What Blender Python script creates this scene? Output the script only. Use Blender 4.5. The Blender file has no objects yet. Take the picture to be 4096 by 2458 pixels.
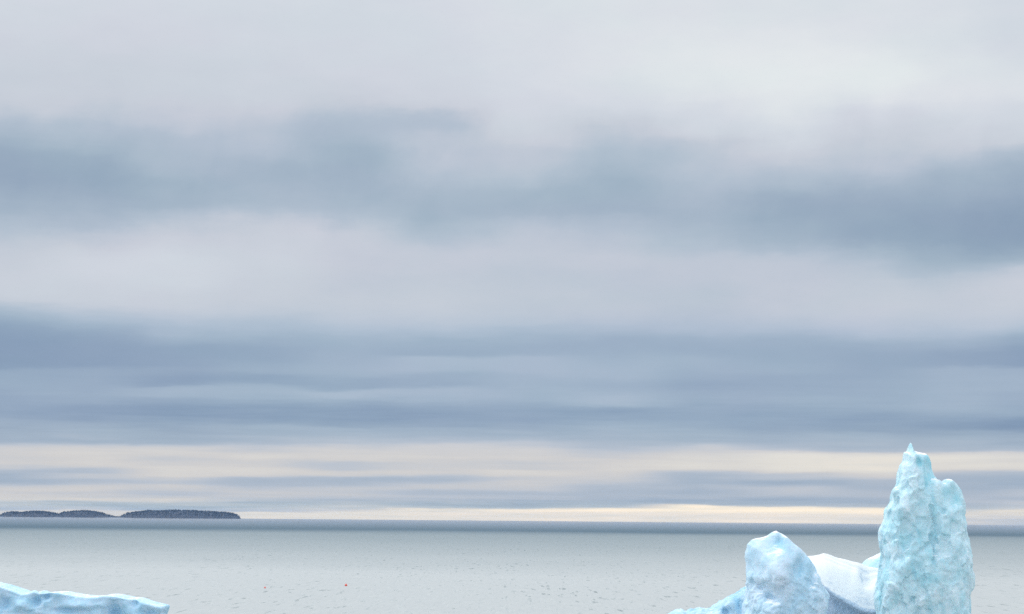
import bpy, math, random
import numpy as np
from mathutils import Vector, Matrix

random.seed(7)
rng = np.random.default_rng(11)
scene = bpy.context.scene
coll = scene.collection
RE = 6371000.0                      # earth radius: the sea curves away to a real horizon

# ------------------------------------------------------------------ camera
W, H, F = 4096.0, 2458.0, 9238.0
CAM = Vector((0, 0, 25.0))
HDIP = math.sqrt(2 * 25.0 / RE)     # dip of the sea horizon
PITCH = math.atan(855.0 / F) - HDIP
ROLL = 0.0085
cd = bpy.data.cameras.new('camera')
cam = bpy.data.objects.new('camera', cd)
coll.objects.link(cam)
cd.sensor_fit = 'HORIZONTAL'
cd.sensor_width = 36.0
cd.lens = 36.0 * F / W
cd.clip_start = 1.0
cd.clip_end = 120000.0
ROT = Matrix.Rotation(math.pi / 2 + PITCH, 3, 'X') @ Matrix.Rotation(ROLL, 3, 'Z')
cam.matrix_world = Matrix.Translation(CAM) @ ROT.to_4x4()
scene.camera = cam


def ray(px, py):
    return (ROT @ Vector((px - W / 2, H / 2 - py, -F))).normalized()


def at(px, py, Y):
    d = ray(px, py)
    return CAM + d * (Y / d.y)


def sea_z(x, y):
    return -(x * x + y * y) / (2 * RE)


def sea_point(px, py):
    d = ray(px, py)
    t = 25.0 / -d.z
    for _ in range(20):
        p = CAM + d * t
        t += (p.z - sea_z(p.x, p.y)) / (-d.z) * 0.6
    return CAM + d * t


# ------------------------------------------------------------------ helpers
def tag(o, label=None, cat=None, group=None, kind=None):
    if label: o['label'] = label
    if cat: o['category'] = cat
    if group: o['group'] = group
    if kind: o['kind'] = kind
    return o


def empty(name, loc):
    o = bpy.data.objects.new(name, None)
    coll.objects.link(o)
    o.location = loc
    o.empty_display_size = 1.0
    return o


def mesh_obj(name, verts, faces, mat, parent=None, smooth=True):
    me = bpy.data.meshes.new(name)
    me.from_pydata([tuple(v) for v in verts], [], [tuple(f) for f in faces])
    me.update()
    if smooth:
        me.polygons.foreach_set('use_smooth', [True] * len(me.polygons))
    if mat: me.materials.append(mat)
    o = bpy.data.objects.new(name, me)
    coll.objects.link(o)
    if parent: o.parent = parent
    return o


class NT:
    """small wrapper for building node trees"""
    def __init__(s, tree):
        s.t = tree
        tree.nodes.clear()

    def n(s, kind, **kw):
        nd = s.t.nodes.new(kind)
        for k, v in kw.items(): setattr(nd, k, v)
        return nd

    def link(s, a, b): s.t.links.new(a, b)

    def put(s, sock, v):
        if hasattr(v, 'is_output'): s.link(v, sock)
        else: sock.default_value = v

    def math(s, op, a, b=0.0, c=None, clamp=False):
        nd = s.n('ShaderNodeMath', operation=op, use_clamp=clamp)
        s.put(nd.inputs[0], a); s.put(nd.inputs[1], b)
        if c is not None: s.put(nd.inputs[2], c)
        return nd.outputs[0]

    def vmath(s, op, a, b=None, scale=None):
        nd = s.n('ShaderNodeVectorMath', operation=op)
        s.put(nd.inputs[0], a)
        if b is not None: s.put(nd.inputs[1], b)
        if scale is not None: s.put(nd.inputs['Scale'], scale)
        return nd.outputs['Value'] if op in ('DOT_PRODUCT', 'LENGTH') else nd.outputs['Vector']

    def smooth(s, v, a, b, lo=0.0, hi=1.0):
        nd = s.n('ShaderNodeMapRange', interpolation_type='SMOOTHSTEP')
        s.put(nd.inputs['Value'], v)
        nd.inputs['From Min'].default_value = a; nd.inputs['From Max'].default_value = b
        nd.inputs['To Min'].default_value = lo; nd.inputs['To Max'].default_value = hi
        return nd.outputs[0]

    def mix(s, f, a, b):
        nd = s.n('ShaderNodeMix', data_type='RGBA')
        s.put(nd.inputs[0], f); s.put(nd.inputs[6], a); s.put(nd.inputs[7], b)
        return nd.outputs[2]

    def mixf(s, f, a, b):
        nd = s.n('ShaderNodeMix', data_type='FLOAT')
        s.put(nd.inputs[0], f); s.put(nd.inputs[2], a); s.put(nd.inputs[3], b)
        return nd.outputs[0]

    def noise(s, vec, scale, detail=3, rough=0.5, dist=0.0, out=0):
        nd = s.n('ShaderNodeTexNoise')
        s.put(nd.inputs['Vector'], vec)
        nd.inputs['Scale'].default_value = scale; nd.inputs['Detail'].default_value = detail
        nd.inputs['Roughness'].default_value = rough; nd.inputs['Distortion'].default_value = dist
        return nd.outputs[out]

    def sep(s, v):
        nd = s.n('ShaderNodeSeparateXYZ'); s.put(nd.inputs[0], v)
        return nd.outputs

    def comb(s, x, y, z):
        nd = s.n('ShaderNodeCombineXYZ')
        s.put(nd.inputs[0], x); s.put(nd.inputs[1], y); s.put(nd.inputs[2], z)
        return nd.outputs[0]

    def curve(s, v, pts):
        nd = s.n('ShaderNodeFloatCurve')
        c = nd.mapping.curves[0]
        pts = sorted(pts)
        c.points[0].location = pts[0]; c.points[1].location = pts[-1]
        for p in pts[1:-1]: c.points.new(*p)
        for p in c.points: p.handle_type = 'AUTO_CLAMPED'
        nd.mapping.update()
        s.put(nd.inputs['Value'], v)
        return nd.outputs[0]

    def ramp(s, v, stops, interp='LINEAR'):
        nd = s.n('ShaderNodeValToRGB')
        cr = nd.color_ramp
        cr.interpolation = interp
        cr.elements[0].position, cr.elements[0].color = stops[0][0], stops[0][1]
        cr.elements[1].position, cr.elements[1].color = stops[-1][0], stops[-1][1]
        for p, c in stops[1:-1]:
            e = cr.elements.new(p); e.color = c
        s.put(nd.inputs[0], v)
        return nd.outputs[0]


def lin(r, g, b):
    f = lambda c: ((c / 255.0 + 0.055) / 1.055) ** 2.4 if c / 255.0 > 0.04045 else c / 255.0 / 12.92
    return (f(r), f(g), f(b), 1.0)


# ------------------------------------------------------------------ sky: overcast stratus in bands of elevation and bearing
SUN_AZ, SUN_EL = math.radians(-68), math.radians(54)          # bearing left of the view axis (+Y), height
SUN = Vector((math.sin(SUN_AZ) * math.cos(SUN_EL), math.cos(SUN_AZ) * math.cos(SUN_EL), math.sin(SUN_EL)))

CLOUD = {   # cloud tone (0-255) down the sky at successive bearings
0: '0:213 140:208 290:203 400:200 460:190 500:180 560:168 620:160 690:158 760:162 820:168 880:178 950:190 1040:200 1120:203 1180:202 1220:190 1260:172 1300:158 1340:150 1400:148 1455:149 1475:160 1530:163 1570:161 1620:157 1640:156 1680:162 1720:167 1765:172 1785:195 1830:203 1860:200 1885:182 1915:172 1930:180 1955:203 1980:205 2000:200 2015:182 2035:185 2050:200 2065:205',
350: '0:212 140:208 290:203 400:200 460:194 500:187 560:177 600:168 640:161 700:159 760:161 820:166 880:176 930:188 980:198 1020:205 1060:209 1130:206 1200:203 1240:192 1280:178 1310:165 1340:155 1400:151 1455:151 1475:160 1530:162 1580:162 1620:156 1650:151 1680:155 1710:165 1740:171 1770:173 1785:192 1800:203 1830:208 1850:208 1870:198 1890:186 1905:195 1925:184 1945:200 1960:205 1975:198 1985:203 2000:198 2015:178 2030:182 2045:203 2060:208',
700: '0:214 140:209 290:205 400:202 470:196 520:190 560:182 620:180 680:175 740:168 800:168 850:178 900:190 950:200 1000:206 1050:210 1100:210 1160:206 1220:200 1280:187 1320:175 1360:163 1400:155 1460:155 1480:158 1510:152 1530:152 1550:168 1570:172 1590:165 1620:155 1650:150 1690:155 1710:163 1740:166 1775:172 1790:198 1810:207 1840:200 1860:203 1880:210 1900:210 1915:195 1930:190 1945:203 1960:200 1975:190 1985:197 2000:200 2012:180 2028:178 2045:200 2060:212',
1050: '0:214 140:211 290:207 400:204 460:197 520:189 560:187 600:184 650:175 690:172 740:175 800:178 860:188 900:198 950:202 1050:205 1130:202 1220:198 1280:188 1330:175 1370:163 1410:158 1460:163 1485:165 1510:155 1530:158 1555:173 1580:172 1610:160 1640:153 1680:155 1710:168 1740:173 1770:178 1790:196 1810:200 1830:210 1850:203 1880:210 1905:207 1920:178 1935:180 1950:192 1970:198 1990:196 2005:183 2020:176 2035:183 2050:215 2075:225',
1400: '0:214 140:212 290:209 370:203 420:195 460:185 500:178 560:172 620:166 680:167 740:168 800:173 860:183 900:193 960:200 1040:198 1120:196 1200:198 1280:193 1330:183 1370:170 1400:168 1450:170 1480:172 1510:165 1530:160 1545:160 1560:172 1575:180 1600:170 1630:155 1660:152 1700:155 1720:170 1750:178 1775:188 1790:200 1820:206 1840:206 1855:192 1870:192 1890:205 1905:200 1920:178 1940:180 1955:195 1980:197 1995:190 2010:180 2025:185 2040:205 2050:228 2075:225',
1750: '0:216 140:214 290:211 380:207 430:197 480:184 510:186 560:192 620:192 690:190 740:182 800:175 850:172 900:178 960:188 1040:197 1120:196 1200:198 1280:193 1330:180 1370:166 1410:163 1430:178 1480:176 1510:165 1545:163 1565:176 1595:174 1625:160 1660:152 1700:156 1725:172 1750:176 1770:188 1785:204 1820:207 1845:203 1870:200 1890:203 1905:193 1920:182 1935:190 1950:197 1970:182 1985:190 2000:186 2015:175 2030:182 2042:222 2055:232 2070:222 2080:225',
2100: '0:219 140:218 290:217 400:212 480:209 560:202 610:192 680:188 740:180 790:172 830:172 880:184 940:192 1020:196 1100:193 1200:195 1270:193 1320:182 1360:170 1400:165 1430:178 1480:178 1520:172 1560:172 1590:172 1620:162 1660:156 1700:160 1725:168 1750:175 1775:195 1800:203 1830:208 1850:200 1870:200 1895:210 1920:198 1940:200 1960:196 1975:183 1990:188 2005:178 2022:172 2035:195 2045:232 2065:228 2080:228',
2450: '0:222 140:222 230:222 350:219 430:214 480:204 520:194 570:186 620:180 690:172 760:168 820:168 870:176 930:186 1000:193 1040:196 1100:193 1200:193 1280:190 1330:178 1370:165 1400:166 1440:172 1490:175 1540:168 1570:172 1590:178 1610:178 1630:165 1650:155 1670:156 1690:165 1720:172 1760:176 1800:188 1830:200 1850:207 1870:208 1900:205 1930:193 1960:180 1985:184 2000:178 2018:172 2032:195 2042:233 2065:230 2085:230',
2800: '0:221 140:224 260:228 350:225 420:217 480:213 540:206 580:194 640:188 700:186 760:180 820:175 880:172 930:176 1000:188 1060:193 1130:192 1220:190 1290:186 1330:178 1370:166 1400:164 1440:170 1500:165 1540:160 1570:164 1600:165 1625:163 1650:160 1700:160 1730:168 1770:176 1790:195 1820:207 1850:210 1865:213 1885:192 1900:180 1930:178 1950:182 1970:175 1990:182 2005:170 2018:180 2025:228 2050:234 2085:230',
3150: '0:221 70:221 150:226 300:231 400:227 480:220 540:214 580:208 640:198 690:186 740:178 790:165 840:160 890:163 940:168 1000:180 1050:193 1120:194 1220:195 1300:188 1340:175 1380:166 1420:164 1470:167 1500:162 1560:163 1590:167 1620:162 1660:158 1710:158 1735:165 1760:172 1790:178 1805:192 1820:218 1850:220 1880:220 1895:195 1915:185 1935:172 1950:188 1965:193 1985:186 2000:172 2015:176 2027:190 2033:232 2060:236 2088:232',
3500: '0:221 100:221 200:227 300:231 370:227 430:215 480:206 560:200 620:194 680:188 720:178 780:165 820:160 860:158 920:156 970:162 1010:175 1060:188 1120:195 1200:198 1280:194 1330:188 1360:175 1400:163 1430:160 1500:163 1540:165 1600:166 1640:162 1680:155 1720:158 1740:170 1780:177 1805:182 1820:212 1845:222 1870:222 1890:215 1910:200 1925:180 1950:178 1980:186 2000:178 2020:178 2030:195 2037:228 2060:233 2075:215 2090:225',
3800: '0:219 100:219 180:220 290:224 370:223 440:218 500:210 560:203 610:194 660:180 710:170 760:164 820:158 880:154 950:154 1000:162 1040:168 1090:180 1120:190 1200:197 1270:194 1320:186 1350:174 1390:164 1430:156 1465:158 1485:170 1540:170 1580:172 1620:172 1650:165 1700:152 1730:160 1760:172 1800:180 1815:210 1840:220 1870:216 1890:195 1920:176 1960:175 2000:186 2030:182 2050:210 2065:218 2080:205',
4096: '0:215 150:214 250:218 370:222 430:216 500:211 550:206 590:192 640:176 700:166 760:160 820:152 900:148 960:150 1010:158 1060:178 1100:195 1150:201 1200:200 1270:195 1310:185 1330:170 1370:158 1410:150 1460:150 1480:165 1540:170 1600:166 1640:165 1670:155 1700:145 1720:148 1740:165 1780:172 1800:180 1818:205 1840:215 1870:213 1885:200 1900:180 1940:172 1980:188 1995:182 2010:195 2030:190 2045:208 2065:210 2080:195',
}
VMAX = 0.25
NISHITA = 0.08


def build_world():
    w = bpy.data.worlds.new('World')
    scene.world = w
    w.use_nodes = True
    b = NT(w.node_tree)
    tc = b.n('ShaderNodeTexCoord')
    d = tc.outputs['Generated']
    x, y, z = b.sep(d)
    hyp = b.math('SQRT', b.math('ADD', b.math('MULTIPLY', x, x), b.math('MULTIPLY', y, y)))
    el = b.math('DIVIDE', z, b.math('MAXIMUM', hyp, 1e-4))              # tan(elevation)
    az = b.math('ARCTAN2', x, y)                                        # bearing, 0 = +Y
    # drifting wisps: the bands are warped by noise stretched along the horizon
    q = b.comb(b.math('MULTIPLY', az, 9.0), b.math('MULTIPLY', el, 26.0), 0.0)
    n1 = b.noise(q, 1.6, 5, 0.55, out=1)
    qb = b.comb(b.math('MULTIPLY', az, 26.0), b.math('MULTIPLY', el, 34.0), 2.0)
    n1b = b.noise(qb, 1.3, 5, 0.58, out=1)
    puffy = b.smooth(el, 0.07, 0.13)
    n1 = b.mix(puffy, n1, n1b)
    nx, ny, _ = b.sep(n1)
    q2 = b.comb(b.math('MULTIPLY', az, 20.0), b.math('MULTIPLY', el, 150.0), 3.7)
    n2 = b.noise(q2, 1.0, 4, 0.6)
    amp = b.smooth(el, 0.0, 0.12, 0.0005, 0.011)
    el_w = b.math('ADD', el, b.math('MULTIPLY', b.math('SUBTRACT', ny, 0.5), amp))
    el_w = b.math('ADD', el_w, b.math('MULTIPLY', b.math('SUBTRACT', n2, 0.5), b.smooth(el, 0.0, 0.1, 0.003, 0.006)))
    az_w = b.math('ADD', az, b.math('MULTIPLY', b.math('SUBTRACT', nx, 0.5), b.smooth(el, 0.0, 0.1, 0.02, 0.032)))
    fac = b.math('SQRT', b.math('DIVIDE', b.math('MAXIMUM', el_w, 0.0), VMAX), clamp=True)
    tone = None
    prev = None
    for cx in sorted(CLOUD):
        pts = []
        for item in CLOUD[cx].split():
            py, t = map(float, item.split(':'))
            r = ray(cx, py)
            v = max(0.0, r.z / math.hypot(r.x, r.y))
            pts.append((math.sqrt(v / VMAX), (t - 100) / 155.0))
        r = ray(cx, 1200)
        u = math.atan2(r.x, r.y)
        pts.append((1.0, (222 - 100) / 155.0))
        pts.append((0.0, pts[-2][1]))
        pts = sorted({round(p[0], 4): p for p in pts}.values())
        c = b.curve(fac, pts)
        tone = c if tone is None else b.mixf(b.smooth(az_w, prev, u), tone, c)
        prev = u
    # fine cloud texture
    n3 = b.noise(b.comb(b.math('MULTIPLY', az, 40.0), b.math('MULTIPLY', el, 90.0), 1.3), 1.0, 6, 0.62)
    tone = b.math('ADD', tone, b.math('MULTIPLY', b.math('SUBTRACT', n3, 0.5), 0.055))
    # falling wisps under the ragged upper deck, and thin shreds low over the horizon
    ws = b.noise(b.comb(b.math('ADD', b.math('MULTIPLY', az, 34.0), b.math('MULTIPLY', el, -20.0)),
                        b.math('ADD', b.math('MULTIPLY', az, 8.0), b.math('MULTIPLY', el, 22.0)), 4.4), 1.0, 3, 0.5, 0.8)
    band = b.math('MULTIPLY', b.smooth(el, 0.10, 0.14), b.smooth(el, 0.19, 0.165))
    tone = b.math('ADD', tone, b.math('MULTIPLY', b.math('SUBTRACT', ws, 0.5), b.math('MULTIPLY', band, 0.08)))
    sh = b.noise(b.comb(b.math('MULTIPLY', az, 26.0), b.math('MULTIPLY', el, 700.0), 7.7), 1.0, 4, 0.6)
    tone = b.math('ADD', tone, b.math('MULTIPLY', b.math('SUBTRACT', sh, 0.55), b.smooth(el, 0.012, 0.002, 0.0, 0.3)))
    sk = b.noise(b.comb(b.math('MULTIPLY', az, 17.0), b.math('MULTIPLY', el, 330.0), 5.1), 1.0, 4, 0.6, 0.3)
    lowband = b.math('MULTIPLY', b.smooth(el, 0.008, 0.014), b.smooth(el, 0.07, 0.035))
    tone = b.math('ADD', tone, b.math('MULTIPLY', b.math('SUBTRACT', sk, 0.52), b.math('MULTIPLY', lowband, 0.14)))
    # behind and above the view: the same overcast without the measured bands
    n4 = b.noise(d, 2.2, 5, 0.55)
    gen = b.math('ADD', 0.72, b.math('MULTIPLY', b.math('SUBTRACT', n4, 0.5), 0.45))
    tone = b.mixf(b.smooth(y, -0.1, -0.6), tone, gen)
    P = lambda t: (t - 100) / 155.0
    cold = b.ramp(tone, [(P(140), lin(130, 151, 177)), (P(155), lin(148, 167, 188)), (P(170), lin(164, 181, 198)),
                         (P(185), lin(179, 192, 207)), (P(200), lin(199, 205, 216)), (P(214), lin(210, 216, 225)),
                         (P(230), lin(226, 231, 234)), (P(250), lin(248, 249, 250))])
    warm = b.ramp(tone, [(P(140), lin(120, 142, 170)), (P(172), lin(164, 180, 198)), (P(190), lin(188, 196, 207)),
                         (P(205), lin(209, 208, 208)), (P(220), lin(226, 223, 216)), (P(236), lin(247, 236, 221)),
                         (P(250), lin(255, 246, 232))])
    # bluish / greenish drift of the cloud base
    hue = b.noise(b.comb(b.math('MULTIPLY', az, 14.0), b.math('MULTIPLY', el, 40.0), 8.1), 1.0, 3, 0.5)
    cold = b.vmath('MULTIPLY', cold, b.mix(b.smooth(hue, 0.35, 0.65), (1.012, 1.003, 1.008, 1), (0.99, 1.006, 1.0, 1)))
    deep = b.math('MULTIPLY', b.smooth(el, 0.03, 0.042), b.smooth(el, 0.092, 0.078))
    cold = b.vmath('MULTIPLY', cold, b.mix(deep, (1, 1, 1, 1), (0.972, 0.99, 1.02, 1)))
    col = b.mix(b.smooth(el, 0.022, 0.042, 1.0, 0.0), cold, warm)
    col = b.vmath('MULTIPLY', col, b.mix(b.smooth(el, 0.0015, 0.0075), (1.27, 1.20, 1.06, 1), (1, 1, 1, 1)))   # clear strip under the cloud deck
    # brightness of a backlit overcast: rises towards the zenith and towards the hidden sun
    gl = b.vmath('DOT_PRODUCT', d, tuple(SUN))
    glow = b.math('POWER', b.math('MAXIMUM', gl, 0.0), 6.0)
    up = b.math('MAXIMUM', b.smooth(el, 0.225, 0.5), b.smooth(y, 0.0, -0.4))
    boost = b.math('ADD', 1.0, b.math('MULTIPLY', up, b.math('ADD', b.math('ADD', 0.6, b.smooth(z, 0.5, 0.95, 0.0, 0.25)), b.math('ADD', b.math('MULTIPLY', glow, 0.9), b.math('MULTIPLY', b.smooth(y, 0.3, 0.95), 0.9)))))
    cloud = b.vmath('SCALE', col, scale=boost)
    sky = b.n('ShaderNodeTexSky', sky_type='NISHITA')
    sky.sun_disc = False
    sky.sun_elevation = SUN_EL
    sky.sun_rotation = SUN_AZ
    clear = b.vmath('SCALE', sky.outputs[0], scale=NISHITA)
    cover = b.smooth(el, 0.3, 1.5, 1.0, 0.85)
    total = b.mix(cover, clear, cloud)
    bg = b.n('ShaderNodeBackground')
    bg.inputs['Strength'].default_value = 1.0
    b.link(total, bg.inputs['Color'])
    out = b.n('ShaderNodeOutputWorld')
    b.link(bg.outputs[0], out.inputs['Surface'])


build_world()

sl = bpy.data.lights.new('sun', 'SUN')
sl.energy = 0.8
sl.angle = math.radians(25)
sl.color = (1.0, 0.96, 0.9)
so = bpy.data.objects.new('sun', sl)
coll.objects.link(so)
so.rotation_euler = (-SUN).to_track_quat('-Z', 'Y').to_euler()
so.location = SUN * 500


# ------------------------------------------------------------------ materials
def new_mat(name):
    m = bpy.data.materials.new(name)
    m.use_nodes = True
    b = NT(m.node_tree)
    p = b.n('ShaderNodeBsdfPrincipled')
    o = b.n('ShaderNodeOutputMaterial')
    b.link(p.outputs[0], o.inputs['Surface'])
    return m, b, p


def water_material():
    m, b, p = new_mat('sea_water')
    g = b.n('ShaderNodeNewGeometry')
    P = g.outputs['Position']
    px, py, pz = b.sep(P)
    dist = b.vmath('LENGTH', P)
    # distance bands: dark cloud reflection of the far sea put into colour and IOR
    band_n = b.noise(b.comb(b.math('MULTIPLY', px, 0.0012), b.math('MULTIPLY', py, 0.0008), 0.0), 1.0, 4, 0.6)
    dl = b.math('ADD', dist, b.math('MULTIPLY', b.math('SUBTRACT', band_n, 0.5), 900.0))
    calm = b.smooth(dl, 2700.0, 3700.0)  # mask of the far band that is darkened in colour and IOR
    c1 = b.noise(b.comb(b.math('MULTIPLY', px, 0.55), b.math('MULTIPLY', py, 0.12), 0.0), 1.0, 3, 0.6, out=1)
    c2 = b.noise(b.comb(b.math('MULTIPLY', px, 0.16), b.math('MULTIPLY', py, 0.03), 9.0), 1.0, 3, 0.6, out=1)
    v = b.vmath('ADD', b.vmath('SUBTRACT', c1, (0.5, 0.5, 0.5)), b.vmath('SUBTRACT', c2, (0.5, 0.5, 0.5)))
    v = b.vmath('MULTIPLY', b.vmath('SCALE', v, scale=b.mixf(calm, 0.22, 0.05)), (1.0, 1.0, 0.0))
    # steep little wave fronts facing the shore
    fl = b.noise(b.comb(b.math('MULTIPLY', px, 0.42), b.math('MULTIPLY', py, 0.035), 2.0), 1.0, 4, 0.62)
    patch = b.noise(b.comb(b.math('MULTIPLY', px, 0.018), b.math('MULTIPLY', py, 0.004), 4.0), 1.0, 3, 0.6)
    fleck = b.math('MULTIPLY', b.smooth(fl, 0.50, 0.70), b.smooth(patch, 0.3, 0.65, 0.6, 1.0))
    fleck = b.math('MULTIPLY', fleck, b.math('SUBTRACT', 1.0, calm))
    v = b.vmath('ADD', v, b.comb(0.0, b.math('MULTIPLY', fleck, -0.6), 0.0))
    nrm = b.vmath('NORMALIZE', b.vmath('ADD', g.outputs['Normal'], v))
    b.link(nrm, p.inputs['Normal'])
    # water nearer in: bright sky reflection put into base colour and IOR, rougher too
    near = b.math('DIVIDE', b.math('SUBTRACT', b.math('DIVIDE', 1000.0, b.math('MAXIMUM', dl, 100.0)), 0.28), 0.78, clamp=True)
    near = b.math('MULTIPLY', near, b.math('SUBTRACT', 1.0, b.math('MULTIPLY', fleck, 0.5)))  # darker reflection of the wave fronts also put into colour and IOR
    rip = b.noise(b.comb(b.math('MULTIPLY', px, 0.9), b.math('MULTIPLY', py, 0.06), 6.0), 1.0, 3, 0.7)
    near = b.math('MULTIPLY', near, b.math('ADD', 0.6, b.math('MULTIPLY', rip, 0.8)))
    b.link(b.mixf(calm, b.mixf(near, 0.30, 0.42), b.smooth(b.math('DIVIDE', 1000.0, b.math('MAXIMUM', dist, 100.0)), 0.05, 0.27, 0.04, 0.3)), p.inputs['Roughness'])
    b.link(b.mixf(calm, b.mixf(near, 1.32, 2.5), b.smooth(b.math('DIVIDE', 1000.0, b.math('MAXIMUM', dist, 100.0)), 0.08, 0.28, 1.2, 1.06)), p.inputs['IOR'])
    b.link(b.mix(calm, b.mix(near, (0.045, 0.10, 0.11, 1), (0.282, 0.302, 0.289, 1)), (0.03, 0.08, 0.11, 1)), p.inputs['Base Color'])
    return m


def ice_material(name, frost, clear, snow_lo=0.75, snow_hi=0.95, sss=0.1, seed=0.0, contrast=1.0):
    m, b, p = new_mat(name)
    tc = b.n('ShaderNodeTexCoord')
    o = b.vmath('ADD', tc.outputs['Object'], (seed, seed * 0.7, 0))
    g = b.n('ShaderNodeNewGeometry')
    st = b.vmath('MULTIPLY', o, (1.0, 1.0, 0.6))
    big = b.noise(st, 0.22, 4, 0.6, 0.4)
    fine = b.noise(st, 0.65, 4, 0.6, 0.6)
    att = b.n('ShaderNodeAttribute', attribute_name='clear_ice')
    f = b.math('ADD', b.math('MULTIPLY', b.math('SUBTRACT', big, 0.5), 2.3), b.math('MULTIPLY', b.math('SUBTRACT', fine, 0.5), 1.3))
    f = b.math('MULTIPLY', f, contrast)
    f = b.math('ADD', b.math('ADD', f, 0.42), b.math('MULTIPLY', att.outputs['Fac'], 0.6), clamp=True)
    col = b.mix(f, frost, clear)
    nz = b.sep(g.outputs['Normal'])[2]
    sn = b.noise(o, 1.4, 4, 0.6)
    snow = b.smooth(b.math('ADD', nz, b.math('MULTIPLY', b.math('SUBTRACT', sn, 0.5), 0.25)), snow_lo, snow_hi)
    col = b.mix(snow, col, (0.92, 0.93, 0.935, 1))
    b.link(col, p.inputs['Base Color'])
    p.inputs['Roughness'].default_value = 0.42
    b.link(b.mixf(snow, 0.55, 0.8), p.inputs['Roughness'])
    p.inputs['IOR'].default_value = 1.31
    p.inputs['Subsurface Weight'].default_value = sss
    p.inputs['Subsurface Radius'].default_value = (0.25, 0.7, 1.0)
    p.inputs['Subsurface Scale'].default_value = 0.25
    bp = b.n('ShaderNodeBump')
    b.link(b.mixf(snow, 0.3, 0.07), bp.inputs['Strength'])
    bp.inputs['Distance'].default_value = 0.25
    b.link(b.noise(st, 2.2, 5, 0.6, 0.3), bp.inputs['Height'])
    b.link(bp.outputs[0], p.inputs['Normal'])
    return m


# ------------------------------------------------------------------ sea
def build_sea():
    nseg = 512
    radii = [0.0] + list(np.geomspace(20, 3000, 24)) + list(np.linspace(3400, 21500, 60))
    vs = [(0, 0, 0)]
    fs = []
    for r in radii[1:]:
        for k in range(nseg):
            a = 2 * math.pi * k / nseg
            vs.append((r * math.sin(a), r * math.cos(a), -r * r / (2 * RE)))
    for k in range(nseg):
        fs.append((0, 1 + (k + 1) % nseg, 1 + k))
    for j in range(len(radii) - 2):
        a0 = 1 + j * nseg; a1 = a0 + nseg
        for k in range(nseg):
            k2 = (k + 1) % nseg
            fs.append((a0 + k, a0 + k2, a1 + k2, a1 + k))
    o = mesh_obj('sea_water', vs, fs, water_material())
    tag(o, 'calm grey sea reaching the horizon', None, None, 'structure')
    return o


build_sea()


# ------------------------------------------------------------------ numpy noise and surface nets
_T = rng.random(65536)


def _h(i, j, k, s):
    return _T[((i * 73856093) ^ (j * 19349663) ^ (k * 83492791) ^ (s * 2654435)) & 65535]


def vnoise(p, s=0):
    """smooth value noise in -1..1 at points (..., 3)"""
    f = np.floor(p).astype(np.int64)
    t = p - f
    t = t * t * t * (t * (t * 6 - 15) + 10)
    i, j, k = f[..., 0], f[..., 1], f[..., 2]
    u, v, w = t[..., 0], t[..., 1], t[..., 2]
    r = 0
    for a in (0, 1):
        for b_ in (0, 1):
            for c in (0, 1):
                r = r + _h(i + a, j + b_, k + c, s) * (u if a else 1 - u) * (v if b_ else 1 - v) * (w if c else 1 - w)
    return r * 2 - 1


def fbm(p, oct=4, gain=0.5, s=0):
    r, a = 0, 1.0
    for q in range(oct):
        r = r + a * vnoise(p * (2.03 ** q) + 17.3 * q, s + q)
        a *= gain
    return r


def ridged(p, oct=3, gain=0.5, s=0):
    r, a = 0, 1.0
    for q in range(oct):
        r = r + a * (1 - 2 * np.abs(vnoise(p * (2.1 ** q) + 9.1 * q, s + q)))
        a *= gain
    return r


def worley(p, s=0):
    """distance to the nearest feature point: scalloped, cusped surfaces"""
    f = np.floor(p).astype(np.int64)
    best = np.full(p.shape[:-1], 9.0)
    for a in (-1, 0, 1):
        for b_ in (-1, 0, 1):
            for c in (-1, 0, 1):
                i, j, k = f[..., 0] + a, f[..., 1] + b_, f[..., 2] + c
                q = np.stack([i + _h(i, j, k, s + 1), j + _h(i, j, k, s + 2), k + _h(i, j, k, s + 3)], -1)
                best = np.minimum(best, ((q - p) ** 2).sum(-1))
    return np.sqrt(best)


def facet(p, s=0):
    """piecewise planar noise: chiselled fracture faces, each cell a tilted plane"""
    f = np.floor(p).astype(np.int64)
    best = np.full(p.shape[:-1], 9.0); val = np.zeros(p.shape[:-1])
    for a in (-1, 0, 1):
        for b_ in (-1, 0, 1):
            for c in (-1, 0, 1):
                i, j, k = f[..., 0] + a, f[..., 1] + b_, f[..., 2] + c
                d = p - np.stack([i + _h(i, j, k, s + 1), j + _h(i, j, k, s + 2), k + _h(i, j, k, s + 3)], -1)
                d2 = (d ** 2).sum(-1)
                g = np.stack([_h(i, j, k, s + 4), _h(i, j, k, s + 5), _h(i, j, k, s + 6)], -1) * 2 - 1
                v = (d * g).sum(-1) + 0.35 * (_h(i, j, k, s + 7) - 0.5)
                m = d2 < best
                best = np.where(m, d2, best); val = np.where(m, v, val)
    return val


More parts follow.
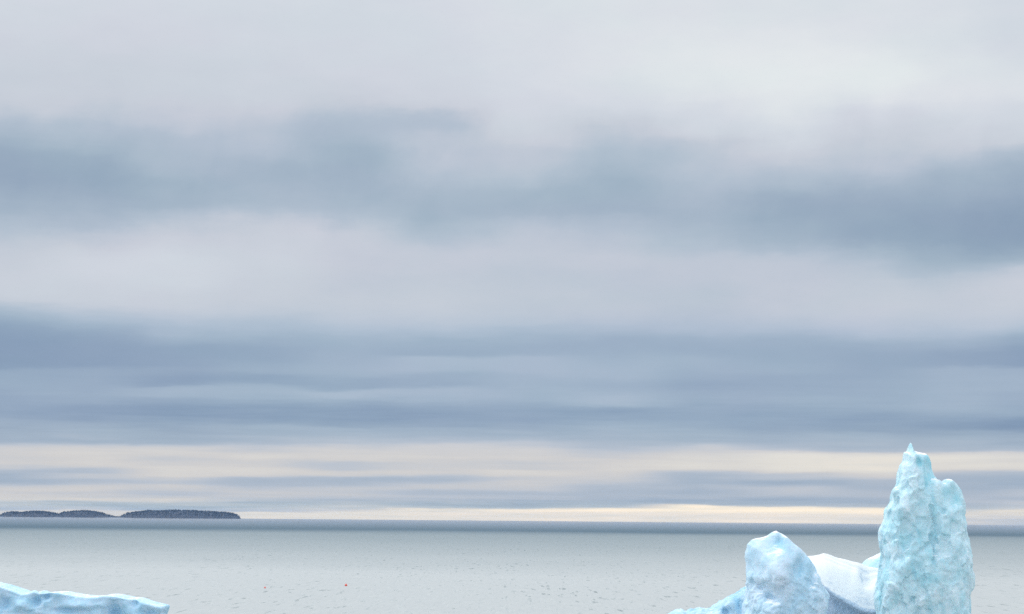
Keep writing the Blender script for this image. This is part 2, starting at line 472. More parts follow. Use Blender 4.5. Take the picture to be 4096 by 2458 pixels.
def surface_nets(Fv, org, h):
    """closed quad mesh of the zero level of Fv (negative inside)"""
    nx, ny, nz = Fv.shape
    ins = Fv < 0
    cnt = np.zeros((nx - 1, ny - 1, nz - 1)); acc = np.zeros((nx - 1, ny - 1, nz - 1, 3))
    corners = [(a, b_, c) for a in (0, 1) for b_ in (0, 1) for c in (0, 1)]
    sl_ = lambda c: (slice(c[0], nx - 1 + c[0]), slice(c[1], ny - 1 + c[1]), slice(c[2], nz - 1 + c[2]))
    for c0 in corners:
        for ax in range(3):
            if c0[ax]: continue
            c1 = list(c0); c1[ax] = 1
            f0, f1 = Fv[sl_(c0)], Fv[sl_(c1)]
            cr = (f0 < 0) != (f1 < 0)
            t = np.where(cr, f0 / np.where(cr, f0 - f1, 1), 0)
            for q in range(3):
                acc[..., q] += np.where(cr, c0[q] + (t if q == ax else 0), 0)
            cnt += cr
    act = cnt > 0
    idx = np.full(act.shape, -1, np.int64)
    idx[act] = np.arange(act.sum())
    ijk = np.argwhere(act)
    V = (ijk + acc[act] / cnt[act][:, None]) * h + np.array(org)
    faces = []
    for ax in range(3):
        a, b_ = [(1, 2), (2, 0), (0, 1)][ax]
        s0 = [slice(None)] * 3; s1 = [slice(None)] * 3
        s0[ax] = slice(0, -1); s1[ax] = slice(1, None)
        ch = ins[tuple(s0)] != ins[tuple(s1)]
        e = np.argwhere(ch)
        e = e[(e[:, a] > 0) & (e[:, b_] > 0) & (e[:, a] < Fv.shape[a] - 1) & (e[:, b_] < Fv.shape[b_] - 1)]
        if not len(e): continue
        def ci(da, db):
            q = e.copy(); q[:, a] -= da; q[:, b_] -= db
            return idx[q[:, 0], q[:, 1], q[:, 2]]
        quad = np.stack([ci(1, 1), ci(0, 1), ci(0, 0), ci(1, 0)], 1)
        fl = ~ins[e[:, 0], e[:, 1], e[:, 2]]
        quad[fl] = quad[fl][:, ::-1]
        faces.append(quad)
    return V, np.concatenate(faces)


def poly_sdf(P, poly):
    """signed distance (positive inside) of points (N,2) to a closed polygon"""
    poly = np.asarray(poly)
    d = np.full(len(P), 1e9); inside = np.zeros(len(P), bool)
    for a, b_ in zip(poly, np.roll(poly, -1, 0)):
        e = b_ - a; w = P - a
        t = np.clip((w @ e) / (e @ e + 1e-12), 0, 1)
        d = np.minimum(d, ((w - t[:, None] * e) ** 2).sum(1))
        c = ((a[1] <= P[:, 1]) != (b_[1] <= P[:, 1]))
        xi = a[0] + (P[:, 1] - a[1]) / np.where(abs(e[1]) < 1e-9, 1e-9, e[1]) * e[0]
        inside ^= c & (P[:, 0] < xi)
    d = np.sqrt(d)
    return np.where(inside, d, -d)


def world_poly(px, Y):
    return np.array([(at(a, b_, Y).x, at(a, b_, Y).z) for a, b_ in px])


def vert_normals(V, Fq):
    n = np.zeros_like(V)
    fn = np.cross(V[Fq[:, 2]] - V[Fq[:, 0]], V[Fq[:, 3]] - V[Fq[:, 1]])
    for q in range(4): np.add.at(n, Fq[:, q], fn)
    return n / (np.linalg.norm(n, axis=1, keepdims=True) + 1e-9)


def ice_mesh(name, root, mat, poly, Y, Tf, Tb, Dm, h, carve=None, shape=None, detail=None, clear=None, expo=2.0, smooth=True, relax=1):
    """a solid block of ice: an outline (x,z) at distance Y given a rounded front and back, carved, then roughened"""
    x0, z0 = poly.min(0) - 1.2; x1, z1 = poly.max(0) + 1.2
    y0, y1 = Y - Tf - 5.5, Y + Tb + 2.5
    X = np.arange(x0, x1, h); Yv = np.arange(y0, y1, h); Z = np.arange(z0, z1, h)
    gx, gz = np.meshgrid(X, Z, indexing='ij')
    D = poly_sdf(np.stack([gx.ravel(), gz.ravel()], 1), poly).reshape(gx.shape)
    u = np.maximum(1 - D / Dm, 0)
    P3 = np.stack(np.meshgrid(X, Yv, Z, indexing='ij'), -1)
    off = np.zeros_like(gx)
    if carve is not None: off = carve(gx, gz)                     # metres the front is pushed back
    yy = P3[..., 1] - Y
    yf = np.where(yy < 0, np.minimum(yy + 0, 0) , yy)
    tf = np.maximum(Tf - off, 0.3)[:, None, :]
    q = np.where(yy < 0, -yy / tf, yy / Tb)
    ue, qe = u[:, None, :] ** expo, q ** expo
    scl = (ue * Dm + qe * np.where(yy < 0, tf, Tb)) / (ue + qe + 1e-9)
    G = ((ue + qe) ** (1 / expo) - 1) * scl
    if shape is not None: G = G + shape(P3)
    V, Fq = surface_nets(G, (x0, y0, z0), h)
    N = vert_normals(V, Fq)
    if detail is not None:
        V = V + N * detail(V, N)[:, None]
        for _ in range(relax):
            acc = np.zeros_like(V); cn = np.zeros((len(V), 1))
            for q in range(4):
                a, b_ = Fq[:, q], Fq[:, (q + 1) % 4]
                np.add.at(acc, a, V[b_]); np.add.at(acc, b_, V[a]); np.add.at(cn, a, 1); np.add.at(cn, b_, 1)
            V = V * 0.5 + 0.5 * acc / np.maximum(cn, 1)
    base = np.array(root.location)
    o = mesh_obj(name, V - base, Fq, mat, root, smooth)
    if clear is not None:
        at_ = o.data.attributes.new('clear_ice', 'FLOAT', 'POINT')
        at_.data.foreach_set('value', clear(V).astype(np.float32))
    return o


def gauss(gx, gz, px, py, Y, rx, rz, rot=0.0):
    """soft round mask centred where pixel (px,py) meets distance Y; radii in metres"""
    c = at(px, py, Y)
    dx, dz = gx - c.x, gz - c.z
    ca, sa = math.cos(rot), math.sin(rot)
    a, b_ = dx * ca + dz * sa, -dx * sa + dz * ca
    return np.exp(-((a / rx) ** 2 + (b_ / rz) ** 2))


M = F / 425.0   # pixels of the photograph to a metre at the iceberg
ICE_A = ice_material('turquoise_ice', (0.67, 0.83, 0.89, 1), (0.34, 0.66, 0.75, 1), seed=0)
ICE_B = ice_material('pale_ice', (0.67, 0.80, 0.91, 1), (0.38, 0.65, 0.80, 1), seed=31, contrast=0.65)
ICE_C = ice_material('blue_ice', (0.58, 0.76, 0.90, 1), (0.32, 0.60, 0.76, 1), 0.95, 1.04, seed=57)
ICE_S = ice_material('snowy_ice', (0.64, 0.73, 0.86, 1), (0.44, 0.58, 0.72, 1), 0.28, 0.5, sss=0.0, seed=77)

# ------------------------------------------------------------------ the tall iceberg
berg = empty('iceberg', (at(3350, 2600, 425).x, 430, -0.2))
tag(berg, 'pinnacled turquoise iceberg with a tall ragged tower, rounded pinnacle and white snow saddle', 'iceberg')


def build_tower():
    Y = 425.0
    px = [(3643, 1765), (3650, 1781), (3658, 1801), (3686, 1808), (3705, 1811), (3719, 1825), (3727, 1848), (3729, 1876), (3737, 1904),
          (3752, 1914), (3763, 1925), (3772, 1912), (3790, 1903), (3808, 1912), (3829, 1932), (3849, 1960), (3858, 1991), (3864, 2027),
          (3862, 2052), (3857, 2063), (3862, 2108), (3870, 2149), (3878, 2200), (3874, 2262), (3875, 2313), (3871, 2379), (3879, 2415),
          (3880, 2458), (3895, 2540), (3912, 2640), (3435, 2640), (3470, 2540), (3496, 2458), (3500, 2394), (3519, 2338), (3527, 2287),
          (3532, 2236), (3522, 2190), (3513, 2124), (3537, 2078), (3543, 2037), (3562, 2006), (3567, 1965), (3584, 1942), (3591, 1899),
          (3599, 1858), (3609, 1843), (3611, 1815), (3617, 1803), (3627, 1804), (3634, 1785)]
    poly = world_poly(px, Y)
    zt = at(3642, 1760, Y).z

    def carve(gx, gz):
        o = 2.2 * gauss(gx, gz, 3702, 1878, Y, 1.2, 3.0, 0.12)
        o = o + 1.3 * gauss(gx, gz, 3662, 1850, Y, 0.6, 1.0)
        o = o + 1.8 * gauss(gx, gz, 3795, 1985, Y, 2.4, 2.6, 0.2)
        o = o + 0.9 * gauss(gx, gz, 3640, 2270, Y, 0.8, 1.8) + 0.7 * gauss(gx, gz, 3580, 2225, Y, 0.9, 1.4)
        o = o + 3.0 * gauss(gx, gz, 3515, 2190, Y, 0.75, 2.8)
        o = o - 1.6 * np.clip((at(0, 1800, Y).z - gz) / 30.0, 0, 1)       # the foot spreads
        o = o + 1.2 * np.clip((gz - at(0, 1960, Y).z) / 9.0, 0, 1)        # thinner top
        return o

    def shape(P):
        q = P * np.array([0.20, 0.20, 0.13])
        r = 0.7 * vnoise(q, 3) + 0.45 * vnoise(q * 2.3 + 5, 5)
        x, z = P[..., 0], P[..., 2]
        c = at(3850, 2150, Y)
        rib = np.exp(-((x - c.x) / 1.6) ** 2) * np.clip((at(0, 2010, Y).z - z) / 2, 0, 1)
        r = r * (0.3 + 0.7 * np.clip((at(0, 1790, Y).z - P[..., 2]) / 6.0, 0, 1))
        m = np.maximum(gauss(x, z, 3702, 1878, Y, 1.3, 3.1, 0.12), gauss(x, z, 3793, 1985, Y, 2.5, 2.6, 0.2))
        r = r * (1 - np.clip(1.3 * m, 0, 1))
        return r * 1.15 + 0.25 + rib * 0.14 * np.sin((x + 0.12 * z) * 6.5 + 1.5 * vnoise(q * 2, 8))

    def smoothmask(V):
        return np.maximum.reduce([gauss(V[:, 0], V[:, 2], 3700, 1872, Y, 1.5, 3.1, 0.12), gauss(V[:, 0], V[:, 2], 3790, 1985, Y, 2.1, 2.3, 0.2),
                                  0.9 * gauss(V[:, 0], V[:, 2], 3642, 1775, Y, 0.7, 1.5)])

    def detail(V, N):
        k = (0.3 + 0.7 * np.clip(-N[:, 1] * 1.4, 0, 1)) * (1 - np.clip(smoothmask(V) * 1.4, 0, 1)) * (0.35 + 0.65 * np.clip((at(0, 1800, Y).z - V[:, 2]) / 5.0, 0, 1))
        w = V + 0.6 * np.stack([vnoise(V * 0.7, 21), vnoise(V * 0.7, 22), vnoise(V * 0.7, 23)], 1)
        sc = worley(w * np.array([0.5, 0.5, 0.27]), 40)
        sc2 = worley(w * np.array([0.95, 0.95, 0.7]), 50)
        fa = facet(w * np.array([0.5, 0.5, 0.19]), 140); fb = facet(w * np.array([1.1, 1.1, 0.55]), 150)
        return k * (0.8 * fa + 0.16 * fb - 0.32 * (0.5 - sc) - 0.2 * (0.48 - sc2) + 0.05 * fbm(V * 1.6, 3, 0.5, 60)) + 0.05 * fbm(V * 0.8, 3, 0.5, 61)

    def clear(V):
        return 0.8 * smoothmask(V) + 1.2 * gauss(V[:, 0], V[:, 2], 3662, 1850, Y, 0.5, 0.9)

    ice_mesh('ice_tower', berg, ICE_A, poly, Y, 5.5, 6.0, 2.3, 0.15, carve, shape, detail, clear, relax=2)


def build_pinnacle():
    Y = 416.0
    px = [(3107, 2122), (3126, 2134), (3145, 2147), (3159, 2163), (3176, 2174), (3203, 2189), (3230, 2205), (3249, 2230), (3264, 2260),
          (3280, 2295), (3282, 2330), (3295, 2368), (3304, 2399), (3305, 2426), (3299, 2458), (3310, 2540), (3330, 2650), (2930, 2650),
          (2950, 2540), (2959, 2458), (2962, 2410), (2967, 2372), (2976, 2345), (2985, 2326), (2983, 2299), (2986, 2264), (2990, 2234),
          (2997, 2207), (3001, 2184), (3015, 2172), (3042, 2162), (3072, 2147), (3088, 2130)]
    poly = world_poly(px, Y)

    def carve(gx, gz):
        o = 1.3 * gauss(gx, gz, 3112, 2172, Y, 1.2, 1.3)
        o = o + 1.1 * gauss(gx, gz, 3190, 2255, Y, 0.9, 3.0, -0.45) + 0.9 * gauss(gx, gz, 3245, 2300, Y, 0.8, 2.6, -0.3)
        o = o + 1.2 * gauss(gx, gz, 3030, 2350, Y, 1.2, 0.9, 0.3) + 0.9 * gauss(gx, gz, 3075, 2385, Y, 1.4, 0.8)
        o = o - 1.3 * gauss(gx, gz, 3105, 2290, Y, 1.8, 2.4) - 1.2 * gauss(gx, gz, 3060, 2440, Y, 2.5, 1.8)
        o = o + 0.8 * gauss(gx, gz, 3020, 2262, Y, 0.7, 1.6, 0.3)
        o = o * 1.4
        o = o + 1.5 * np.clip((gz - at(0, 2230, Y).z) / 5.0, 0, 1)
        return o

    def shape(P):
        q = P * np.array([0.24, 0.24, 0.2])
        return 0.7 * vnoise(q, 71) + 0.5 * vnoise(q * 2.2, 72)

    def detail(V, N):
        w = V + 0.5 * np.stack([vnoise(V * 0.8, 24), vnoise(V * 0.8, 25), vnoise(V * 0.8, 26)], 1)
        sc = worley(w * np.array([0.5, 0.5, 0.42]), 80)
        low = (0.4 + 0.6 * np.clip(-N[:, 1] * 1.4, 0, 1)) * np.clip((at(0, 2240, Y).z - V[:, 2]) / 3, 0.15, 1)
        fa = facet(w * np.array([0.5, 0.5, 0.36]), 160); fb = facet(w * np.array([1.1, 1.1, 0.8]), 170)
        return low * (0.45 * fa + 0.16 * fb - 0.3 * (0.55 - sc) - 0.16 * (0.5 - worley(w * 1.2, 85)) + 0.09 * fbm(V * 1.7, 3, 0.5, 86)) + 0.05 * fbm(V * 0.9, 2, 0.5, 87)

    def clear(V):
        return (gauss(V[:, 0], V[:, 2], 3115, 2175, Y, 1.3, 1.3) + 0.7 * gauss(V[:, 0], V[:, 2], 3215, 2270, Y, 1.6, 3.4, -0.4)
                - 0.7 * gauss(V[:, 0], V[:, 2], 3100, 2320, Y, 3.0, 4.0))

    ice_mesh('ice_pinnacle', berg, ICE_B, poly, Y, 5.5, 6.5, 4.0, 0.16, carve, shape, detail, clear)


def build_ledge():
    Y = 420.0
    px = [(3000, 2345), (2965, 2358), (2934, 2376), (2911, 2385), (2880, 2405), (2842, 2433), (2815, 2434), (2792, 2431), (2765, 2438),
          (2742, 2449), (2723, 2438), (2707, 2440), (2688, 2450), (2668, 2460), (2640, 2510), (2610, 2650), (3020, 2650)]
    poly = world_poly(px, Y)

    def carve(gx, gz):
        return 2.2 * gauss(gx, gz, 2898, 2446, Y, 0.9, 0.8) + 1.2 * gauss(gx, gz, 2950, 2420, Y, 0.8, 2.0) - 1.0 * gauss(gx, gz, 2850, 2460, Y, 1.2, 1.2)

    def shape(P):
        return 0.35 * vnoise(P * 0.35, 91)

    def detail(V, N):
        return 0.25 * facet(V * 0.6, 180) - 0.2 * (0.5 - worley(V * 0.7, 92)) + 0.1 * fbm(V * 1.6, 3, 0.5, 94)

    ice_mesh('ice_ledge', berg, ICE_C, poly, Y, 4.0, 4.5, 2.4, 0.18, carve, shape, detail)


def build_saddle():
    """snow slope between the two pinnacles: a ridge, a slope falling towards the sea in front, a lip and a hollow wall under it"""
    Y = 436.0
    R = [(3160, 2225), (3245, 2222), (3280, 2216), (3295, 2212), (3318, 2218), (3349, 2232), (3391, 2239), (3430, 2249), (3449, 2255), (3472, 2268), (3520, 2276), (3640, 2290)]
    L = [(3160, 2262), (3245, 2310), (3284, 2336), (3341, 2377), (3399, 2411), (3449, 2437), (3485, 2444), (3640, 2450)]
    rp = world_poly(R, Y + 4); lp = world_poly(L, Y - 2)
    h = 0.2
    X = np.arange(rp[0, 0], rp[-1, 0], h); Yv = np.arange(Y - 9, Y + 14, h); Z = np.arange(-1.0, rp[:, 1].max() + 1.5, h)
    P = np.stack(np.meshgrid(X, Yv, Z, indexing='ij'), -1)
    zr = np.interp(X, rp[:, 0], rp[:, 1])[:, None, None]
    zl = np.interp(X, lp[:, 0], lp[:, 1])[:, None, None]
    zr = np.repeat(zr, 1, 1)
    x, y, z = P[..., 0], P[..., 1], P[..., 2]
    yr, yl = Y + 4.0, Y - 2.0
    # top surface: from the lip (yl,zl) up to the ridge (yr,zr), convex, then falling away behind
    t = np.clip((y - yl) / (yr - yl), -1.0, 1.0)
    prof = zl + (zr - zl) * (1.0 * t - 0.22 * t * (1 - t) * 0 + 0.16 * np.sin(np.pi * np.clip(t, 0, 1)))
    prof = np.where(y > yr, zr - 0.5 * (y - yr) - 0.03 * (y - yr) ** 2, prof)
    c = at(3462, 2335, Y)
    yc = Y + 1.6
    hol = np.exp(-(((x - c.x) / np.where(x < c.x, 0.7, 1.7)) ** 2 + ((y - yc) / 1.3) ** 2))
    c2 = at(3395, 2320, Y)
    hol2 = np.exp(-(((x - c2.x - (y - Y) * 0.35) / 1.0) ** 2 + ((y - Y - 1.3) / 2.0) ** 2))
    groove = np.exp(-((y - (yr - 0.9 - 0.25 * np.sin(x * 0.5))) / 0.28) ** 2)
    groove2 = np.exp(-((y - (yr - 1.8 - 0.02 * (x - c.x))) / 0.35) ** 2)
    prof = prof - 1.8 * hol - 0.35 * hol2 - 0.26 * groove - 0.18 * groove2
    prof = prof + 0.12 * vnoise(P * np.array([0.45, 0.5, 0.0]) + 3, 101)
    top = (z - prof) * 0.72
    # front: the slope ends at the lip; below it the wall is set back
    wall = yl + 3.2 + 0.5 * vnoise(P * np.array([0.5, 0.0, 0.35]), 103) + 0.25 * vnoise(P * np.array([1.3, 0.0, 0.9]), 104)
    wall = wall - 0.10 * np.clip(zl - 2.0 - z, 0, 30)
    lip = np.clip((zl - 0.45 - z) / 0.7, 0, 1)
    front = (yl * (1 - lip) + wall * lip) - y
    side = np.maximum(y - (Y + 12), -100)
    G = np.maximum(np.maximum(top, front), side)
    k = 0.25
    hh = np.clip(0.5 + 0.5 * (top - front) / k, 0, 1)
    G = np.maximum(front * (1 - hh) + top * hh + k * hh * (1 - hh), side)
    G[0] = 1; G[-1] = 1; G[:, :, 0] = 1
    V, Fq = surface_nets(G, (X[0], Yv[0], Z[0]), h)
    N = vert_normals(V, Fq)
    rough = np.clip(0.55 - N[:, 2], 0, 1)
    V = V + N * (rough * (0.28 * (worley(V * 0.8, 110) - 0.5) + 0.12 * fbm(V * 1.5, 3, 0.5, 112)))[:, None]
    mesh_obj('snow_saddle', V - np.array(berg.location), Fq, ICE_S, berg)


def build_rear():
    Y = 452.0
    px = [(3425, 2300), (3449, 2251), (3468, 2233), (3495, 2222), (3518, 2211), (3545, 2196), (3580, 2185), (3640, 2190), (3720, 2215), (3760, 2260), (3770, 2655), (3410, 2655)]
    poly = world_poly(px, Y)
    ice_mesh('rear_peak', berg, ICE_A, poly, Y, 3.5, 4.0, 2.6, 0.25, None, lambda P: 0.25 * vnoise(P * 0.3, 120), lambda V, N: 0.08 * fbm(V * 1.2, 3, 0.5, 121))


build_tower(); build_pinnacle(); build_ledge(); build_saddle(); build_rear()

# ------------------------------------------------------------------ the low iceberg in the left corner
low = empty('iceberg', (at(200, 2600, 405).x, 405, -0.2))
tag(low, 'low blue iceberg with a snow-rimmed top sloping down in the lower left corner', 'iceberg')


def build_low():
    Y = 405.0
    px = [(-420, 2324), (-250, 2306), (-100, 2318), (0, 2340), (17, 2345), (44, 2354), (73, 2364), (96, 2373), (125, 2373), (140, 2367), (151, 2365), (169, 2373), (189, 2371),
          (215, 2368), (247, 2369), (276, 2375), (314, 2381), (364, 2387), (402, 2385), (422, 2380), (445, 2379), (480, 2384), (518, 2393),
          (547, 2394), (582, 2406), (618, 2417), (655, 2426), (654, 2437), (648, 2458), (638, 2540), (642, 2680), (-460, 2680), (-450, 2400)]
    poly = world_poly(px, Y)

    def carve(gx, gz):
        o = 1.3 * gauss(gx, gz, 30, 2412, Y, 1.2, 1.0) + 1.1 * gauss(gx, gz, 158, 2404, Y, 0.8, 0.9, -0.6)
        o = o + 1.0 * gauss(gx, gz, 195, 2385, Y, 0.9, 0.6) + 1.9 * gauss(gx, gz, 470, 2455, Y, 1.3, 1.6, 0.3)
        o = o + 1.0 * gauss(gx, gz, 548, 2410, Y, 0.9, 0.8) + 1.2 * gauss(gx, gz, 610, 2460, Y, 1.4, 1.0)
        o = o + 0.8 * gauss(gx, gz, 290, 2440, Y, 2.5, 0.4) - 0.8 * gauss(gx, gz, 330, 2420, Y, 2.5, 0.8)
        o = o - 0.8 * gauss(gx, gz, 100, 2420, Y, 1.4, 0.9)
        o = o * 1.4
        return o

    def shape(P):
        return 0.10 * np.clip(P[..., 1] - Y + 3.4, 0, 12) + 0.35 * vnoise(P * np.array([0.28, 0.28, 0.35]), 131) + 0.1 * vnoise(P * np.array([0.7, 0.7, 0.9]), 132)

    def detail(V, N):
        k = np.clip(1.1 - np.abs(N[:, 2]), 0.1, 1)
        return k * (0.3 * facet(V * np.array([0.5, 0.5, 0.8]), 190) - 0.2 * (0.5 - worley(V * np.array([0.55, 0.55, 0.9]), 133)) + 0.05 * fbm(V * 1.5, 3, 0.5, 135))

    ice_mesh('ice_block', low, ICE_C, poly, Y, 3.4, 10.0, 0.35, 0.18, carve, shape, detail, expo=5.0)


build_low()

# ------------------------------------------------------------------ far wooded islands
ISL_D = 17000.0


def island_materials():
    m, b, p = new_mat('island_rock')
    tc = b.n('ShaderNodeTexCoord')
    n = b.noise(b.vmath('MULTIPLY', tc.outputs['Object'], (0.03, 0.03, 0.01)), 1.0, 5, 0.6)
    b.link(b.ramp(n, [(0.4, (0.03, 0.035, 0.04, 1)), (0.6, (0.065, 0.06, 0.062, 1))]), p.inputs['Base Color'])
    p.inputs['Roughness'].default_value = 0.9
    m2, b2, p2 = new_mat('spruce_foliage')
    tc2 = b2.n('ShaderNodeTexCoord')
    n2 = b2.noise(b2.vmath('MULTIPLY', tc2.outputs['Object'], (0.02, 0.02, 0.02)), 1.0, 4, 0.6)
    b2.link(b2.ramp(n2, [(0.3, (0.022, 0.026, 0.024, 1)), (0.7, (0.045, 0.042, 0.034, 1))]), p2.inputs['Base Color'])
    p2.inputs['Roughness'].default_value = 0.95
    return m, m2


ROCK, SPRUCE = island_materials()


def build_island(label, prof, depth, wood_label, trees):
    """prof: (px, py_top, py_base) along the island"""
    xs = np.array([at(a, b_, ISL_D).x for a, b_, c in prof])
    sc_ = ISL_D / F
    hs = np.array([(c - b_) * sc_ for a, b_, c in prof])
    z0 = sea_z(0, ISL_D)
    cx = (xs[0] + xs[-1]) / 2
    nx_, ny_ = 120, 24
    X = np.linspace(xs[0], xs[-1], nx_)
    dip = HDIP * ISL_D - 25 + 0.0                                # eye line minus sea level at that range
    hX = np.interp(X, xs, hs)
    vs = []; fs = []
    for i, x in enumerate(X):
        for j in range(ny_):
            s = j / (ny_ - 1) * 2 - 1
            edge = (1 - abs(s) ** 5)
            n = vnoise(np.array([x * 0.02, s * 4, 0.3]), 150)
            vs.append((x - cx, s * depth * (0.6 + 0.4 * math.sin(math.pi * i / (nx_ - 1))), max(-2.0, (hX[i] - 9) * edge * (0.94 + 0.1 * n)) - (3.0 if edge <= 0.001 else 0)))
    for i in range(nx_ - 1):
        for j in range(ny_ - 1):
            a = i * ny_ + j
            fs.append((a, a + ny_, a + ny_ + 1, a + 1))
    o = mesh_obj('island', vs, fs, ROCK)
    o.location = (cx, ISL_D, z0)
    tag(o, label, None, None, 'structure')
    # spruce wood covering it
    tv = []; tf = []
    va = np.array(vs).reshape(nx_, ny_, 3)
    for _ in range(trees):
        i = random.uniform(0.5, nx_ - 1.5); j = random.uniform(0.8, ny_ - 1.8)
        p = va[int(i), int(j)] * 0.5 + va[int(i) + 1, int(j) + 1] * 0.5
        if p[2] < 3: continue
        hgt = random.uniform(8, 15) * min(1.0, max(0.35, (p[2] + 9) / 30.0)); r = hgt * random.uniform(0.26, 0.4)
        b0 = len(tv)
        px_, py_ = p[0] + random.uniform(-5, 5), p[1] + random.uniform(-5, 5)
        for tier, (zz, rr) in enumerate(((0.05, 1.0), (0.42, 0.72), (0.72, 0.42))):
            k0 = len(tv)
            for q in range(6):
                a = q * math.pi / 3 + tier * 0.5
                tv.append((px_ + r * rr * math.cos(a) * random.uniform(0.75, 1.15), py_ + r * rr * math.sin(a), p[2] - 1 + zz * hgt))
            tv.append((px_, py_, p[2] - 1 + min(1.0, zz + 0.42) * hgt))
            for q in range(6): tf.append((k0 + q, k0 + (q + 1) % 6, k0 + 6))
    w = mesh_obj('spruce_wood', tv, tf, SPRUCE, smooth=False)
    w.location = o.location
    tag(w, wood_label, None, None, 'stuff')


build_island('low two-humped island at the far left of the horizon',
             [(-6, 2064, 2067), (10, 2057, 2067), (35, 2048, 2067), (55, 2046, 2067), (85, 2050, 2067), (120, 2045, 2068), (155, 2043, 2068), (185, 2046, 2068), (215, 2052, 2069), (240, 2057, 2069)], 260,
             'dark spruce wood on the two-humped island at far left', 1100)
build_island('smooth humped middle island on the horizon',
             [(228, 2058, 2069), (245, 2054, 2069), (270, 2046, 2069), (300, 2042, 2069), (345, 2041, 2070), (375, 2044, 2070), (400, 2049, 2070), (425, 2058, 2071), (450, 2062, 2071), (475, 2064, 2071), (498, 2064, 2071)], 260,
             'dark spruce wood on the smooth humped middle island', 1200)
build_island('long flat-topped island with a steep right end on the horizon',
             [(488, 2063, 2071), (505, 2056, 2071), (515, 2051, 2071), (550, 2046, 2072), (590, 2042, 2072), (640, 2041, 2072), (700, 2039, 2072), (720, 2040, 2072), (790, 2041, 2073), (850, 2045, 2073), (910, 2048, 2073), (930, 2053, 2074), (945, 2058, 2074), (953, 2066, 2074)], 320,
             'dark spruce wood on the long flat-topped island', 2600)


# ------------------------------------------------------------------ buoys and gull
def simple_mat(name, col, rough=0.5):
    m, b, p = new_mat(name)
    tc = b.n('ShaderNodeTexCoord')
    n = b.noise(tc.outputs['Object'], 5.0, 4, 0.6)
    dark = tuple(c * 0.75 for c in col[:3]) + (1,)
    b.link(b.mix(n, dark, col), p.inputs['Base Color'])
    p.inputs['Roughness'].default_value = rough
    return m


def lathe(prof, n=20):
    vs = []; fs = []
    for r, z in prof:
        for k in range(n):
            a = 2 * math.pi * k / n
            vs.append((r * math.cos(a), r * math.sin(a), z))
    for j in range(len(prof) - 1):
        for k in range(n):
            fs.append((j * n + k, j * n + (k + 1) % n, (j + 1) * n + (k + 1) % n, (j + 1) * n + k))
    fs.append(tuple(range(n))[::-1]); fs.append(tuple(range((len(prof) - 1) * n, len(prof) * n)))
    return vs, fs


PINK = simple_mat('faded_buoy_plastic', (0.88, 0.22, 0.19, 1), 0.6)
RED = simple_mat('red_buoy_plastic', (0.85, 0.10, 0.06, 1), 0.4)
ROPE = simple_mat('wet_rope', (0.16, 0.14, 0.1, 1), 0.9)


def build_buoy(px, py, size, paint, label):
    p = sea_point(px, py)
    r_ = empty('fishing_buoy', (p.x, p.y, sea_z(p.x, p.y)))
    tag(r_, label, 'buoy', 'red fishing buoys on the water')
    prof = [(0.02, -0.62)] + [(math.sin(a), -math.cos(a) * 1.06) for a in np.linspace(0.4, 2.75, 12)] + [(0.30, 1.02), (0.26, 1.22), (0.16, 1.28), (0.02, 1.29)]
    prof[0] = (0.05, -1.02)
    v, f = lathe([(a * size, b_ * size + size * 0.45) for a, b_ in prof])
    mesh_obj('float', v, f, paint, r_)
    # mooring eye on the neck and a trailing rope
    v, f = [], []
    for k in range(12):
        a = math.pi * k / 11
        for q in range(6):
            t = 2 * math.pi * q / 6
            rr = (0.17 + 0.045 * math.cos(t)) * size
            v.append((rr * math.cos(a), 0.045 * size * math.sin(t), rr * math.sin(a) + size * 1.70))
    for k in range(11):
        for q in range(6):
            f.append((k * 6 + q, k * 6 + (q + 1) % 6, (k + 1) * 6 + (q + 1) % 6, (k + 1) * 6 + q))
    mesh_obj('rope_eye', v, f, ROPE, r_)


build_buoy(1384, 2345, 0.46, RED, 'larger bright red buoy, right of the two on the water')
build_buoy(1060, 2354, 0.34, PINK, 'smaller pale red buoy, left of the two on the water')

WHITE = simple_mat('white_feathers', (0.85, 0.84, 0.82, 1), 0.8)
GREY = simple_mat('grey_feathers', (0.42, 0.44, 0.47, 1), 0.8)


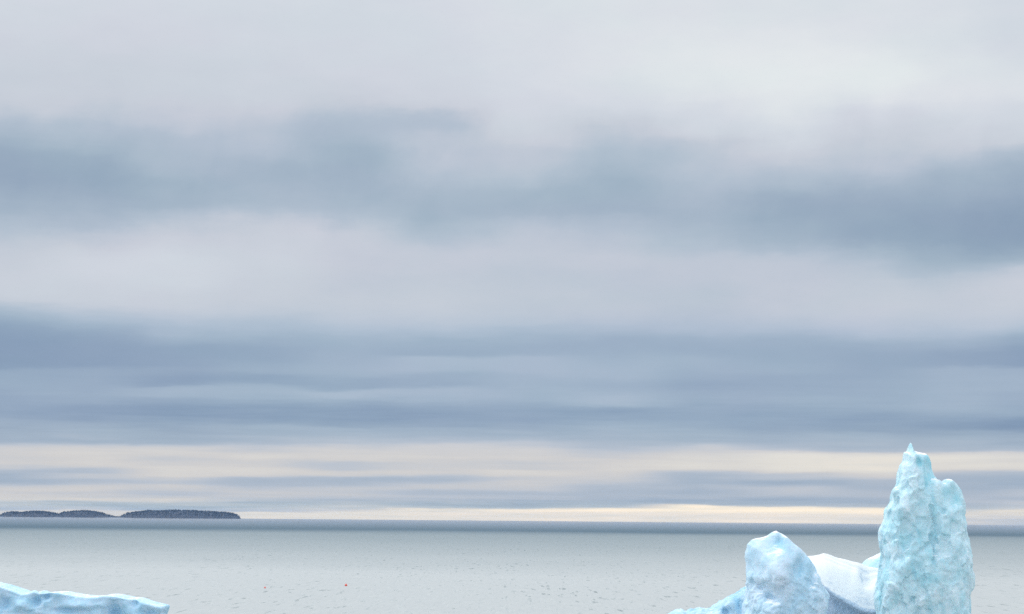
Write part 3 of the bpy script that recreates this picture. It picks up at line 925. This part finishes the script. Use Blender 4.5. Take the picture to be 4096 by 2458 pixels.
def build_gull():
    p = at(2945, 2279, 520)
    r_ = empty('gull', p)
    tag(r_, 'white gull gliding low over the sea left of the rounded pinnacle', 'bird')
    prof = [(0.01, -0.26), (0.045, -0.2), (0.085, -0.08), (0.095, 0.03), (0.075, 0.12), (0.05, 0.17), (0.055, 0.21), (0.045, 0.25), (0.015, 0.28), (0.004, 0.32)]
    v, f = lathe(prof, 12)
    v = [(c, a, b_) for a, b_, c in v]
    mesh_obj('body', v, f, WHITE, r_)
    for s in (1, -1):
        v, f = [], []
        st = [(0.05, 0.16, 0.02, 0.02), (0.28, 0.15, 0.06, 0.10), (0.48, 0.13, 0.03, 0.08), (0.66, 0.06, -0.06, 0.04), (0.74, 0.015, -0.12, 0.02)]
        for d_, ch, xo, zo in st:
            th = 0.012
            for xx, zz in ((xo + ch / 2, 0), (xo, th), (xo - ch / 2, 0), (xo, -th)):
                v.append((xx, s * d_, zo + zz))
        for k in range(len(st) - 1):
            for q in range(4):
                f.append((k * 4 + q, k * 4 + (q + 1) % 4, k * 4 + 4 + (q + 1) % 4, k * 4 + 4 + q))
        f.append((0, 1, 2, 3)); f.append((19, 18, 17, 16))
        mesh_obj('wing', v, f, WHITE if s > 0 else WHITE, r_)
    v = [(-0.2, 0.02, 0.01), (-0.2, -0.02, 0.01), (-0.36, -0.07, 0), (-0.37, 0, 0), (-0.36, 0.07, 0),
         (-0.2, 0.02, -0.01), (-0.2, -0.02, -0.01), (-0.36, -0.07, -0.008), (-0.37, 0, -0.008), (-0.36, 0.07, -0.008)]
    f = [(0, 1, 2, 3, 4), (9, 8, 7, 6, 5)] + [(k, (k + 1) % 5, 5 + (k + 1) % 5, 5 + k) for k in range(5)]
    mesh_obj('tail', v, f, GREY, r_)
    r_.rotation_euler = (math.radians(-28), math.radians(0), math.radians(75))


build_gull()

# ------------------------------------------------------------------ sea haze
HAZE = True
if HAZE:
    S = 22000.0
    zb, zt_ = sea_z(0, 21500.0) - 1.0, 47.0
    v = [(-S, -S, zb), (S, -S, zb), (S, S, zb), (-S, S, zb), (-S, -S, zt_), (S, -S, zt_), (S, S, zt_), (-S, S, zt_)]
    f = [(3, 2, 1, 0), (4, 5, 6, 7), (0, 1, 5, 4), (1, 2, 6, 5), (2, 3, 7, 6), (3, 0, 4, 7)]
    m = bpy.data.materials.new('haze_air')
    m.use_nodes = True
    b = NT(m.node_tree)
    pv = b.n('ShaderNodeVolumePrincipled')
    pv.inputs['Color'].default_value = (0.30, 0.53, 0.92, 1)
    pv.inputs['Density'].default_value = 0.32 / 18000.0
    o_ = b.n('ShaderNodeOutputMaterial')
    b.link(pv.outputs[0], o_.inputs['Volume'])
    hz = mesh_obj('haze', v, f, m, smooth=False)
    tag(hz, 'thin sea haze over the water', None, None, 'stuff')

# ------------------------------------------------------------------ view
scene.view_settings.view_transform = 'Standard'
scene.view_settings.look = 'None'
scene.view_settings.exposure = 0.0
scene.view_settings.gamma = 1.0
scene.cycles.max_bounces = 8
scene.cycles.use_denoising = False
